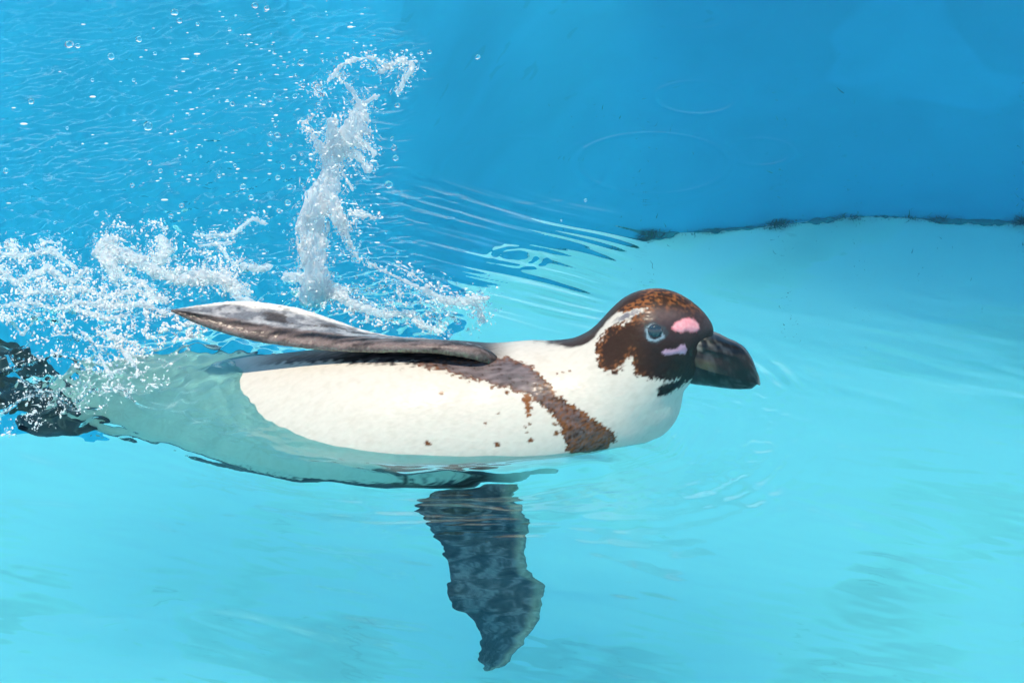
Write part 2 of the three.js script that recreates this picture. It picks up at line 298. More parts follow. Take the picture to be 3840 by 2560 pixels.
function bodyField(x, y, z) {
  const xc = clamp(x, XA, XB), [yc, zc, r] = trunk(xc);
  let d = Math.hypot(y - yc, z - zc) - Math.max(r, .002); if (x !== xc) d = Math.hypot(Math.max(d, 0), x - xc);
  d *= .97;
  for (const [a, b, k] of capsules) {
    const ex = b[0] - a[0], ey = b[1] - a[1], ez = b[2] - a[2], t = clamp(((x - a[0]) * ex + (y - a[1]) * ey + (z - a[2]) * ez) / (ex * ex + ey * ey + ez * ez), 0, 1);
    d = smin(d, Math.hypot(x - a[0] - ex * t, y - a[1] - ey * t, z - a[2] - ez * t) - lerp(a[3], b[3], t), k);
  }
  d = smin(d, ellipsoid(x, y, z, skull, 152 * S, 160 * S, 130 * S, -.3), .02);
  d = smin(d, ellipsoid(x, y, z, brow, 130 * S, 60 * S, 54 * S, -.55), .014);
  d = smin(d, ellipsoid(x, y, z, muzzle, 128 * S, 70 * S, 84 * S, -.18), .014);
  d = smin(d, ellipsoid(x, y, z, cheek, 122 * S, 72 * S, 90 * S, -.2), .016);
  return d;
}
// markings, drawn on the flank as seen square on (photograph pixels), the same on the far side
const c1 = (list) => list.map(([x, y]) => [2050 + x / 2.0905, 1000 + y / 2.0905]);
const band = [[1560, 1362], [1650, 1350], [1790, 1352], [1900, 1340], [1985, 1368], [2050, 1425], [2090, 1480], [2170, 1530], [2235, 1575], [2300, 1618], [2315, 1652], [2270, 1690], [2200, 1720], [2120, 1690], [2108, 1600], [2050, 1535], [1990, 1492], [1930, 1462], [1850, 1440], [1760, 1420], [1680, 1395], [1600, 1380]];
const drip = [[1955, 1470], [1990, 1480], [1988, 1560], [1975, 1560]];
const cheekPatch = c1([[372, 650], [400, 560], [470, 488], [600, 436], [720, 400], [830, 330], [1000, 300], [1250, 400], [1400, 520], [1500, 800], [1250, 910], [1000, 892], [850, 880], [740, 865], [690, 822], [672, 750], [688, 700], [645, 725], [606, 785], [520, 836], [430, 795], [385, 700]]);
const stripe = c1([[-40, 760], [200, 655], [330, 572], [440, 474], [560, 390], [680, 337], [790, 324], [760, 345], [640, 405], [520, 450], [430, 510], [380, 590], [340, 800], [-40, 900]]);
const tuft = c1([[864, 1018], [895, 925], [1000, 895], [1118, 884], [1036, 958], [935, 1006]]);
const eyeSkin = c1([[762, 470], [830, 425], [880, 445], [935, 478], [960, 525], [925, 570], [870, 600], [815, 596], [768, 545]]);
const eyeHole = c1([[792, 490], [835, 458], [880, 490], [905, 545], [850, 572], [805, 555]]);
const pink = c1([[975, 470], [1025, 420], [1070, 398], [1150, 400], [1190, 440], [1218, 490], [1190, 518], [1110, 512], [1065, 528], [1000, 502]]);
const gape = c1([[888, 668], [930, 640], [1010, 640], [1050, 605], [1090, 600], [1105, 645], [1090, 692], [1030, 680], [980, 692], [920, 698]]);
const specks = [[1655, 1473, 9], [1820, 1588, 8], [1867, 1550, 7], [1605, 1665, 12], [1865, 1666, 11], [1989, 1652, 11], [1976, 1622, 7], [1987, 1588, 9], [1968, 1600, 4], [2085, 1625, 12], [2080, 1590, 9], [1700, 1405, 8], [1760, 1432, 7], [1845, 1452, 8], [1900, 1470, 9], [2090, 1400, 5], [2110, 1393, 5], [2135, 1390, 5], [1990, 1530, 9]];
const C = { white: [.61, .575, .51], grey: [.105, .088, .095], rust: [.20, .068, .016], black: [.014, .012, .014], brown: [.034, .016, .009], pink: [.78, .30, .35], lilac: [.36, .25, .36], skin: [.20, .31, .38] };
const mixc = (a, b, t) => [lerp(a[0], b[0], t), lerp(a[1], b[1], t), lerp(a[2], b[2], t)];
let relief = 0;
function plumage(x, y, z, nx, ny, nz) {
  relief = 0;
  let zm = z < Z0 ? 2 * Z0 - z : z; // the far flank carries the same marks
  const headness = ss(X(2230), X(2330), x) * ss(.03, .06, y);
  const [qx, qy] = pix(x, y, headness > .5 ? zm : z);
  const fine = noise(x * 420, y * 420, z * 420), med = noise(x * 150, y * 150, z * 150), str = noise(x * 90 + y * 60, y * 380 - x * 250, z * 380), lng = noise(x * 60, y * 300, z * 300);
  const jag = 11 * str + 10 * fine + 9 * med;
  let c = mixc(C.white, [.54, .50, .43], ss(-.1, .7, med + .4 * lng) * .5);
  // back
  const far = ny * .2 - nz * .98, ridge = far - .66 + .06 * str;
  let back = ss(-.04, .05, ridge) * (1 - ss(X(2240), X(2330), x));
  c = mixc(c, mixc(C.black, C.grey, .4 + .5 * med), back);
  // dark line down each flank; the upper one also paints in shade beneath the wing
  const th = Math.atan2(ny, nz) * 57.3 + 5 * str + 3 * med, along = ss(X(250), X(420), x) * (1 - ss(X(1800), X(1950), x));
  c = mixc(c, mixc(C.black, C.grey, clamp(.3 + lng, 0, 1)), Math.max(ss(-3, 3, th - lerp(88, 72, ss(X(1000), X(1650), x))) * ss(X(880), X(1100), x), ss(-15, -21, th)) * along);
  // band over the breast
  if (qx < 2360 && z > .1) {
    const d = polyDist(band, qx, qy) + jag;
    const rusty = clamp(ss(1960, 2110, qx) * (.6 + .8 * fine) + ss(-22, 0, d) * .8, 0, 1);
    c = mixc(c, mixc(mixc(mixc(C.grey, [.045, .03, .028], ss(.1, .5, fine + .5 * med)), [.20, .165, .175], clamp(.35 + 1.2 * lng, 0, 1)), mixc(C.rust, C.brown, clamp(.5 + str * 1.2, 0, 1)), rusty), ss(4, -4, d));
    const e = polyDist(drip, qx, qy) + jag * .8; c = mixc(c, C.rust, ss(4, -4, e));
    for (const [sx, sy, r] of specks) { const e = Math.hypot((qx - sx), (qy - sy) * 1.3) - r + 6 * fine + 5 * med; if (e < 4) c = mixc(c, mixc(C.rust, C.brown, .4), ss(3, -4, e)); }
  }
  if (qx > 2000) {
    // nape and crown
    const st = polyDist(stripe, qx, qy) + .5 * jag;
    const crownTop = headness;
    if (headness > 0) {
      const neckLine = 2375 + (qy - 1300) * -.2; // feathered edge of the dark head
      const d = polyDist(cheekPatch, qx, qy) + 1.5 * jag;
      const crown = Math.max(ss(6, -6, d), ss(-8, 8, (qx - 2320) + (1165 - qy) * 1.4 + jag) * ss(1310, 1290, qy) * ss(-3, 4, st));
      const orange = clamp(ss(1230, 1120, qy) * (.12 + 1.5 * noise(x * 240 + y * 120, y * 330, z * 330) + .9 * fine) + ss(-28, -4, d) * ss(2480, 2400, qx) * (.5 + .8 * fine) * .9, 0, 1);
      const face = ss(2370, 2470, qx) * ss(1130, 1200, qy);
      c = mixc(c, mixc(mixc(C.brown, [.24, .085, .025], orange), mixc([.05, .038, .046], C.black, ss(1220, 1310, qy)), face * (.75 + .3 * med)), crown);  // purple-grey sheen of the upper face is put into the colour
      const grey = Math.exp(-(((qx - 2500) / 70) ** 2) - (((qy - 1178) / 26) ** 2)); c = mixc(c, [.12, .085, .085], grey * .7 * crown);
      c = mixc(c, mixc(C.white, [.17, .165, .19], ss(2270, 2345, qx + 15 * fine)), ss(3, -4, st + 3) * ss(2430, 2350, qx + 30 * med + 20 * fine));
      c = mixc(c, C.black, ss(5, -5, polyDist(tuft, qx, qy) + .6 * jag));
      c = mixc(c, [.62, .62, .6], 0);
      const es = polyDist(eyeSkin, qx, qy) + 3 * fine; c = mixc(c, mixc(C.skin, C.black, Math.max(ss(.0, .4, med + .7 * fine) * .8, ss(5, 11, polyDist(eyeHole, qx, qy) + 3 * med) * .88)), ss(3, -3, es));
      c = mixc(c, [.008, .012, .018], ss(2, -2, polyDist(eyeHole, qx, qy)));
      const pk = polyDist(pink, qx, qy) + 5 * fine + 7 * med + 2; c = mixc(c, mixc(mixc([.34, .10, .12], C.pink, ss(0, -9, pk)), [.80, .46, .50], clamp(.3 + fine, 0, 1) * .7), ss(3, -3, pk)); relief += (.0011 + .0005 * med + .0004 * fine) * ss(4, -14, pk);
      const gp = polyDist(gape, qx, qy) + 4 * fine + 3; c = mixc(c, C.lilac, ss(3, -3, gp)); relief += .0006 * ss(3, -8, gp);
    }
    const nape = (ny * CE - nz * SE) * .86 - nx * .5 - lerp(.87, .79, ss(X(2130), X(2260), x)); // a thin dark line down the back of the neck
    c = mixc(c, C.brown, ss(-.03, .02, nape + .02 * str) * ss(X(1850), X(1950), x) * (1 - ss(X(2380), X(2440), x)));
  }
  const v = 1 + (c[0] > .4 ? .03 : .14) * fine + .05 * str; return [c[0] * v, c[1] * v, c[2] * v];
}
const featherBump = bumpTexture((u, v) => .5 + .35 * noise(u * 40, v * 160, 1.5) + .2 * noise(u * 90, v * 300, 4.5));
{
  const { pos, idx } = surface(bodyField, [XA - .006, -.14, .02], [atZ(2730, 1260, .16).x, .135, .255], .0014, { block: 8, slack: 1.5 });
  const col = [], nor = [], uv = [], e = .0006;
  for (let i = 0; i < pos.length; i += 3) {
    let [x, y, z] = [pos[i], pos[i + 1], pos[i + 2]];
    let nx = bodyField(x + e, y, z) - bodyField(x - e, y, z), ny = bodyField(x, y + e, z) - bodyField(x, y - e, z), nz = bodyField(x, y, z + e) - bodyField(x, y, z - e), l = Math.hypot(nx, ny, nz) || 1; nx /= l; ny /= l; nz /= l;
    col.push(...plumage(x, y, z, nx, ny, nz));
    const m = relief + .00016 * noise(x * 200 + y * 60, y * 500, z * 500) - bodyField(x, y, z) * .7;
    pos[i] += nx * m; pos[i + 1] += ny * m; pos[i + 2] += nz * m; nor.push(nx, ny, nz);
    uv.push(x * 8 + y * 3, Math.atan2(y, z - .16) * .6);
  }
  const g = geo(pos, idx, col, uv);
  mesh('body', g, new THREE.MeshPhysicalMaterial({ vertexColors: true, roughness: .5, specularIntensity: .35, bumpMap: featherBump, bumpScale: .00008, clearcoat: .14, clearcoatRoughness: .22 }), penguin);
}
// eye
{
  const p = atZ(2457, 1248, .165); // find the skin of the head there
  const d = ray(2457, 1248); let t = 0; const q = eye.clone().addScaledVector(d, 4.4); for (let i = 0; i < 200; i++) { const f = bodyField(q.x, q.y, q.z); q.addScaledVector(d, f * .8); if (f < 1e-5) break; }
  const g = new THREE.SphereGeometry(.0068, 32, 24); g.scale(1, 1.02, .62); g.translate(q.x, q.y - .0003, q.z - .0024);
  mesh('eye', g, new THREE.MeshPhysicalMaterial({ color: rgb(.02, .035, .05), roughness: .08, clearcoat: 1, clearcoatRoughness: .03 }), penguin);
}
// bill
{
  const bill = new THREE.Group(); bill.name = 'bill'; penguin.add(bill);
  const st = table([[2490, 1222, 1306, 1404, 50], [2560, 1230, 1318, 1420, 84], [2620, 1240, 1340, 1430, 90], [2690, 1258, 1366, 1442, 78], [2735, 1277, 1384, 1450, 60], [2787, 1302, 1404, 1454, 45], [2820, 1344, 1417, 1452, 34], [2840, 1394, 1426, 1448, 20], [2852, 1421, 1434, 1440, 8]]);
  const build = (upper) => {
    const pos = [], col = [], idx = [], N = 90, M = 40, x1 = upper ? 2852 : 2843;
    for (let i = 0; i <= N; i++) {
      const px = lerp(2490, x1, i / N), [top, mid, bot, w] = st(px), hook = upper ? 10 * ss(2825, 2848, px) : 0;
      const hi = upper ? top : mid + 1, lo = upper ? mid + hook * (1 - .3 * ss(2840, 2852, px)) : bot - 10 * ss(2815, 2843, px);
      for (let j = 0; j < M; j++) {
        const a = j / M * 2 * Math.PI, s = Math.sin(a), cc = Math.cos(a), taper = i === N ? .3 : 1;
        const dome = upper ? Math.max(0, s) : Math.max(0, -s), vy = (upper ? lerp(lo, hi, Math.pow(dome, .8) * taper) : lerp(hi, lo, Math.pow(dome, .8) * taper)), wz = w * S * (upper ? 1 : lerp(.96, .84, ss(2600, 2680, px))) * Math.sign(cc) * Math.pow(Math.abs(cc), upper ? .62 : .7) * taper;
        const groove = upper ? 1 - .13 * Math.exp(-(((s - .42) / .14) ** 2)) * ss(2840, 2700, px) : 1;
        const p = atZ(px, vy, .167); pos.push(p.x, p.y, p.z + wz * groove + .0008 * noise(p.x * 190, p.y * 420, wz * 260));
        const ux = px / 1000, n = noise(ux * 22, s * 2.2, wz * 90), scratch = ss(.05, .55, noise(ux * 16, s * 7 + ux * 9, 7) + .5 * noise(ux * 60, s * 16, 8)), base = ss(2700, 2610, px + 40 * n), pale = upper ? base * ss(.35, .7, s + .3 * n) : 0;
        let c = mixc([.008, .009, .011], [.05, .058, .064], scratch * .8);
        c = mixc(c, [.36, .35, .30], pale * .8 * ss(-.15, .35, noise(ux * 40, s * 6, 3)));
        c = mixc(c, [.003, .003, .003], Math.exp(-(((px - 2650) / 16) ** 2) - (((s - .62) / .12) ** 2)));
        if (upper) c = mixc(c, [.12, .12, .10], ss(.16, .06, s) * ss(-.02, .04, s) * ss(2800, 2700, px) * (.5 + .5 * n));
        if (upper) c = mixc(c, [.36, .36, .20], ss(.30, .16, s) * ss(-.02, .03, s) * ss(2700, 2600, px) * (.6 + .4 * n));
        c = mixc(c, [.012, .011, .013], ss(2640, 2600, px + 25 * n) * (upper ? ss(.9, .6, s) : 1));
        c = mixc(c, [.5, .45, .4], ss(2838, 2850, px) * .5);
        col.push(...c.map((v) => Math.max(v, .004)));
      }
    }
    for (let i = 0; i < N; i++) for (let j = 0; j < M; j++) { const a = i * M + j, b = i * M + (j + 1) % M; idx.push(a, b, a + M, b, b + M, a + M); }
    const e = pos.length / 3, last = N * M; let cx = 0, cy = 0, cz = 0; for (let j = 0; j < M; j++) { cx += pos[(last + j) * 3]; cy += pos[(last + j) * 3 + 1]; cz += pos[(last + j) * 3 + 2]; }
    pos.push(cx / M, cy / M, cz / M); col.push(.2, .19, .18); for (let j = 0; j < M; j++) idx.push(last + j, last + (j + 1) % M, e);
    return geo(pos, idx, col);
  };
  const horn = new THREE.MeshPhysicalMaterial({ vertexColors: true, roughness: .3, specularIntensity: .4, clearcoat: .45, clearcoatRoughness: .06, side: THREE.DoubleSide });
  mesh('upper_bill', build(true), horn, bill); mesh('lower_bill', build(false), horn, bill);
}
// a wing: leading and trailing edges joined by a lens-shaped section
function wing(name, lead, trail, thick, color, mat, along = 420, around = 96) {
  const L = new THREE.CatmullRomCurve3(lead, false, 'centripetal'), T = new THREE.CatmullRomCurve3(trail, false, 'centripetal'), pos = [], col = [], idx = [], uv = [];
  for (let i = 0; i <= along; i++) {
    const t = i / along, a = L.getPoint(t), b = T.getPoint(t), mid = L.getPoint(Math.min(1, t + .01)).sub(L.getPoint(Math.max(0, t - .01))), ch = b.clone().sub(a), n = ch.clone().cross(mid).normalize(), [tk] = thick(t), len = ch.length();
    for (let j = 0; j < around; j++) {
      const w = j / around * 2 * Math.PI, u = .5 - .5 * Math.cos(w), s = Math.sin(w), prof = Math.pow(Math.abs(s), .8) * Math.sign(s) * lerp(1, .42, ss(.12, .75, u));
      const p = a.clone().addScaledVector(ch, u).addScaledVector(n, prof * Math.min(tk, len * .5));
      const k = .0005 * noise(p.x * 220, p.y * 220, p.z * 300) + .00018 * noise(p.x * 800, p.y * 800, p.z * 800); p.addScaledVector(n, k * Math.sign(s));
      pos.push(p.x, p.y, p.z); col.push(...color(t, u, s, p)); uv.push(t * 4, u);
    }
  }
  for (let i = 0; i < along; i++) for (let j = 0; j < around; j++) { const a = i * around + j, b = i * around + (j + 1) % around; idx.push(a, a + around, b, b, a + around, b + around); }
  for (const [r, f] of [[0, 0], [along, 1]]) { const c = pos.length / 3, o = r * around; let x = 0, y = 0, z = 0; for (let j = 0; j < around; j++) { x += pos[(o + j) * 3]; y += pos[(o + j) * 3 + 1]; z += pos[(o + j) * 3 + 2]; } pos.push(x / around, y / around, z / around); col.push(...col.slice(o * 3, o * 3 + 3)); uv.push(0, 0); for (let j = 0; j < around; j++) { const a = o + j, b = o + (j + 1) % around; f ? idx.push(a, c, b) : idx.push(a, b, c); } }
  return mesh(name, geo(pos, idx, col, uv), mat, penguin);
}
const wingMat = new THREE.MeshPhysicalMaterial({ vertexColors: true, roughness: .42, specularIntensity: .4, clearcoat: .2, clearcoatRoughness: .25, side: THREE.DoubleSide, bumpMap: featherBump, bumpScale: .0004 });
{ // upper wing, folded back over the flank; the middle of its thick leading edge
  const zt = table([[640, .112], [1000, .138], [1400, .168], [1700, .182], [1830, .178], [1905, .158]]);
  const lead = [[1905, 1392], [1815, 1336], [1720, 1314], [1620, 1306], [1500, 1305], [1380, 1308], [1250, 1306], [1100, 1294], [960, 1274], [840, 1244], [730, 1206], [640, 1164]].map(([px, py]) => atZ(px, py, zt(px)[0]));
  const trail = [[1893, 1376], [1800, 1314], [1705, 1292], [1600, 1274], [1480, 1266], [1370, 1242], [1250, 1200], [1130, 1160], [1020, 1140], [900, 1130], [780, 1140], [648, 1160]].map(([px, py], i) => atZ(px, py, zt(px)[0] - [.014, .034, .048, .056, .06, .06, .06, .055, .05, .042, .026, .004][i]));
  wing('flipper', lead, trail, table([[0, .004], [.12, .0074], [.3, .0066], [.6, .0074], [.85, .0065], [1, .0015]]), (t, u, s, p) => {
    const f = noise(p.x * 300, p.y * 300, p.z * 300), m = noise(p.x * 70, p.y * 120, p.z * 120), l = noise(p.x * 35, p.z * 160, 4), hair = noise(p.x * 500, p.y * 90, 5);
    let c = mixc([.20, .15, .14], [.08, .06, .056], ss(-.2, .4, l + .4 * f));                              // leading edge
    c = mixc(c, mixc([.34, .31, .22], [.20, .15, .12], ss(-.3, .3, hair)), ss(.02, -.35, s) * ss(.95, .6, t) * ss(.3, .1, u) * .8);      // pale mottled underside of the edge
    c = mixc(c, [.02, .017, .018], ss(.25, .6, s) * ss(.05, .13, u) * ss(.30, .2, u) * (.7 + l));             // dark line behind it
    const face = ss(.24, .34, u + .05 * m) * ss(-.2, .1, s);
    c = mixc(c, mixc([.17, .18, .20], [.42, .42, .43], ss(-.35, .45, m + .3 * f + .4 * l)), face * .95);
    const blot = ss(.05, .3, noise(p.x * 42, p.z * 70, 9) + .35 * f) * ss(.40, .46, u) * ss(.78, .68, u) * ss(.38, .48, t) * ss(.8, .7, t);
    c = mixc(c, [.05, .035, .028], blot * .9);
    c = mixc(c, [.80, .76, .70], ss(.76, .86, u + .06 * m) * ss(.25, .4, t));
    if (s < -.3) c = mixc(c, [.07, .06, .06], ss(.2, .4, u) * .8);
    const sc = noise(p.x * 800, p.y * 800, p.z * 800), edge = ss(.3, .6, noise(p.x * 130, p.y * 200, p.z * 200)) * .5;
    return c.map((v) => Math.max(.004, v * (1 + .22 * f + .3 * sc) * (1 - edge)));
  }, wingMat);
}
{ // lower wing, reaching down and towards the viewer under water
  const right = [[1935, 1790], [1918, 1848], [1952, 1886], [1968, 1936], [1984, 1969], [1976, 2010], [1971, 2084], [1976, 2133], [2015, 2168], [2037, 2212], [2033, 2270], [1998, 2350], [1960, 2413], [1916, 2468], [1874, 2499], [1836, 2509]];
  const left = [[1690, 1790], [1610, 1850], [1560, 1900], [1585, 1950], [1610, 1990], [1640, 2030], [1672, 2070], [1684, 2120], [1674, 2190], [1682, 2245], [1712, 2280], [1756, 2297], [1784, 2340], [1796, 2400], [1801, 2465], [1824, 2508]];
  const n = right.length, dep = (i) => lerp(.055, .215, Math.pow(i / (n - 1), .9)), place = (list, k) => list.map(([px, py], i) => under(px, py, dep(i) + k));
  wing('flipper', place(right, 0), place(left, .012), table([[0, .012], [.3, .009], [.7, .006], [1, .0012]]), (t, u, s, p) => {
    const f = noise(p.x * 300, p.y * 300, p.z * 300), m = noise(p.x * 90, p.y * 90, p.z * 60), l = noise(p.x * 60 + p.z * 30, p.y * 60, p.z * 170);
    let c = mixc([.055, .052, .058], [.17, .165, .185], ss(-.35, .5, m + .5 * f));                 // one mottled slate grey all along
    c = mixc(c, [.02, .018, .02], ss(.1, .45, l + .3 * f) * .75);                                   // dark flecks
    c = mixc(c, [.45, .40, .33], ss(.16, .04, u + .03 * f) * .6);                                   // pale leading edge
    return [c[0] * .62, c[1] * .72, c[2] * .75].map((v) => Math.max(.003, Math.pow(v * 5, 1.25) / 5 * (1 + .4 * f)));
  }, wingMat);
}
{ // tail and feet, half hidden by the churned water
  const dark = new THREE.MeshPhysicalMaterial({ vertexColors: true, roughness: .45, clearcoat: .4 });
  const blade = (a, b, w0, w1, th, up) => { // flat tapered lobe from a to b
    const pos = [], idx = [], col = [], N = 30, M = 20, dir = b.clone().sub(a), side = dir.clone().cross(up).normalize(), nor = side.clone().cross(dir).normalize();
    for (let i = 0; i <= N; i++) { const t = i / N, w = lerp(w0, w1, t) * (i === N ? .25 : Math.min(1, .55 + t * 3)) * Math.sqrt(1 - Math.max(0, (t - .8) / .25) ** 2); for (let j = 0; j < M; j++) { const q = j / M * 6.2832, p = a.clone().addScaledVector(dir, t).addScaledVector(side, w * Math.cos(q)).addScaledVector(nor, th * Math.sin(q) * (1 - .5 * t)); p.addScaledVector(nor, .004 * noise(p.x * 60, p.z * 60, 3)); pos.push(p.x, p.y, p.z); const v = .03 + .03 * noise(p.x * 120, p.y * 120, p.z * 120); col.push(v, v * .95, v * 1.05); } }
    for (let i = 0; i < N; i++) for (let j = 0; j < M; j++) { const p = i * M + j, q = i * M + (j + 1) % M; idx.push(p, q, p + M, q, q + M, p + M); }
    return geo(pos, idx, col);
  };
  const V = (x, y, z) => new THREE.Vector3(x, y, z), up = V(0, 1, .5);
  mesh('tail', blade(V(X(200), -.06, .02), V(X(-120), -.012, -.01), .022, .016, .008, V(0, 1, .2)), dark, penguin);
  for (const [px, py, qx, qy, dp] of [[270, 1480, -80, 1440, .05], [340, 1565, 90, 1580, .06]]) mesh('foot', blade(under(px, py, dp + .02), under(qx, qy, dp * .6), .014, .03, .009, up), dark, penguin);
}

// ------------------------------------------------------------------ splashes
const frothMat = new THREE.MeshPhysicalMaterial({ color: rgb(.95, .97, .98), roughness: .64, transmission: .78, ior: 1.333, thickness: 0 });
const beadMat = new THREE.MeshPhysicalMaterial({ color: rgb(.95, .97, .98), roughness: .12, transmission: .45, ior: 1.333, thickness: 0 });
const clearMat = new THREE.MeshPhysicalMaterial({ color: 0xffffff, roughness: .02, transmission: 1, ior: 1.333, thickness: .01 });
const c2 = (x, y) => [500 + x / 1.68, 1050 + y / 1.68], c3 = (x, y) => [x / 1.493, 700 + y / 1.493], c4 = (x, y) => [1000 + x / 1.4256, 150 + y / 1.4256];
const segments = []; // where spray is thrown from
function strands(list, conv, scale, place) { // each: [x, y, half width] ... in a crop's own pixels
  const out = list.map((s) => s.map(([x, y, w], i) => { const [px, py] = conv(x, y), p = place(px, py, i); return [p.x, p.y, p.z, w / scale * S * (w > 15 ? place.k ?? 1.3 : 1.1)]; }));
  for (const s of out) for (let i = 0; i < s.length - 1; i++) segments.push([s[i], s[i + 1]]);
  return out;
}
function splash(name, label, list, mat, { cell = .0011, rough = 1, holes = .6, flat = 1, pad = .012, sx = 1, sy = 1, thin = 1 }, parent) {
  const lo = [9, 9, 9], hi = [-9, -9, -9];
  for (const s of list) for (const p of s) for (let c = 0; c < 3; c++) { lo[c] = Math.min(lo[c], p[c] - p[3] - pad); hi[c] = Math.max(hi[c], p[c] + p[3] + pad); }
  const seed = lo[0] * 37; let W = 0;
  const dist = (x, y, z) => {
    let d = 1, near = 1;
    for (const s of list) for (let i = 0; i < s.length - 1; i++) {
      const a = s[i], b = s[i + 1], m = Math.max(a[3], b[3]) + .02; if (x < Math.min(a[0], b[0]) - m || x > Math.max(a[0], b[0]) + m || y < Math.min(a[1], b[1]) - m || y > Math.max(a[1], b[1]) + m) continue;
      const ex = b[0] - a[0], ey = b[1] - a[1], ez = b[2] - a[2], t = clamp(((x - a[0]) * ex + (y - a[1]) * ey + (z - a[2]) * ez) / (ex * ex + ey * ey + ez * ez), 0, 1), w = lerp(a[3], b[3], t);
      const q = Math.hypot(x - a[0] - ex * t, (y - a[1] - ey * t) * flat, (z - a[2] - ez * t) * thin) - w;
      if (q < near) { near = q; W = w; } d = smin(d, q, .003);
    }
    return d;
  };
  const field = (x, y, z) => {
    const d = dist(x, y, z); if (d > .009) return d - .004;
    const w = W, n1 = noise(x * 75 * sx, y * 75 * sy, z * 75 + seed), n2 = noise(x * 170 * sx, y * 170 * sy, z * 170 + seed), n3 = noise(x * 390, y * 390, z * 390);
    const f = d + rough * (w * (.36 * n1 + .30 * n2) + .0010 * n3), edge = ss(-.75, .1, d / w); // frayed towards the rim
    return Math.max(f, (.03 + .15 * edge - Math.abs(noise(x * 130 * sx + 9, y * 120 * sy, z * 130 + seed)) + .12 * n2 * edge) * .014 * holes);
  };
  const { pos, idx } = surface(field, lo, hi, cell);
  const o = mesh(name, geo(pos, idx), mat, parent); if (label) tag(o, label, 'splash'); return o;
}
const plumeZ = (px, py) => atZ(px, py, -.055 + .03 * noise(px / 130, py / 130, 6));
const onWater = (h) => Object.assign((px, py) => { const p = atY(px + 22 * noise(px / 50, py / 50, 8), py + 18 * noise(px / 50, py / 50, 18), h); p.y = waterHeight(p.x, p.z) + h; return p; }, { k: .62 });
splash('splash', 'tall forked white splash thrown up behind the lifted wing', strands([
  [[265, 1380, 70], [255, 1250, 52], [240, 1120, 58], [238, 1000, 62], [265, 890, 66], [320, 790, 52], [350, 690, 36], [352, 610, 42], [410, 530, 52], [480, 430, 44], [500, 350, 22]],
  [[330, 860, 40], [390, 960, 30], [420, 1050, 18]], [[210, 960, 30], [200, 1080, 22]],
  [[400, 590, 24], [480, 610, 18], [540, 690, 20]], [[470, 530, 20], [530, 560, 14], [575, 605, 13]], [[330, 620, 26], [280, 570, 20], [238, 490, 14]], [[345, 560, 26], [350, 440, 22]],
  [[500, 350, 14], [450, 260, 11], [365, 185, 9]], [[510, 340, 13], [600, 295, 13]], [[520, 470, 20], [550, 500, 10]], [[410, 720, 10], [460, 800, 9]], [[235, 490, 10], [190, 450, 9], [290, 370, 8]],
], c4, 1.4256, plumeZ), frothMat, { holes: 1.3, sx: 1.3, sy: .5, thin: 2, cell: .001 });
splash('splash', 'broken loop of spray at the top of the tall splash', strands([
  [[400, 130, 8], [470, 105, 10], [545, 92, 8], [610, 120, 7], [660, 135, 9], [720, 105, 13], [775, 125, 11], [770, 160, 11], [740, 205, 13], [700, 280, 12]], [[610, 165, 13], [650, 150, 8], [670, 130, 7]], [[330, 210, 9], [365, 180, 10], [400, 135, 8]],
], c4, 1.4256, plumeZ), frothMat, { holes: .6, sx: 1.2, sy: .7 });
splash('splash', 'small twisted shred of water left of the top of the tall splash', strands([[[265, 235, 11], [280, 262, 13], [295, 300, 11]]], c4, 1.4256, plumeZ), clearMat, { holes: .4 });
splash('splash', 'thin curling rope of water running right from the foot of the tall splash', strands([
  [[385, 900, 14], [425, 1010, 11], [445, 1090, 9], [490, 1170, 8], [560, 1200, 6], [640, 1240, 8], [740, 1290, 9], [860, 1340, 11], [960, 1395, 16], [1040, 1400, 17], [1110, 1385, 18], [1180, 1380, 15]], [[1115, 1400, 12], [1130, 1440, 10], [1150, 1495, 20]], [[690, 1205, 5], [780, 1250, 6], [860, 1310, 5], [960, 1340, 6]], [[455, 930, 12], [520, 930, 14], [580, 950, 10]], [[700, 1330, 12], [715, 1370, 9]],
], c4, 1.4256, (px, py) => atZ(px, py, lerp(-.05, -.01, ss(1250, 1700, px)))), frothMat, { rough: .6, holes: .4 });
splash('splash', 'low white crest of splash with two humps left of the wing tip', strands([
  [[545, 280, 26], [600, 225, 32], [640, 205, 24]], [[590, 300, 34], [620, 370, 28], [640, 430, 18]], [[620, 270, 34], [720, 310, 34], [810, 350, 30], [880, 395, 24], [960, 400, 18], [1030, 385, 15]], [[900, 200, 22], [930, 270, 26], [880, 330, 26]], [[880, 390, 22], [1000, 440, 20], [1110, 425, 16], [1240, 410, 20], [1270, 470, 22], [1340, 530, 16], [1460, 580, 12]],
], c3, 1.493, (px, py) => atY(px, py + 60, .014)), frothMat, { holes: .7 });
splash('splash', 'faint wisp of spray between the low crest and the tall splash', strands([[[1090, 330, 10], [1180, 300, 12], [1300, 290, 14], [1420, 210, 16], [1480, 240, 14]], [[1100, 360, 8], [1220, 370, 10], [1330, 330, 8]], [[1240, 400, 12], [1300, 460, 10], [1370, 470, 8]]], c3, 1.493, onWater(.008)), frothMat, { rough: .9, holes: .8 });
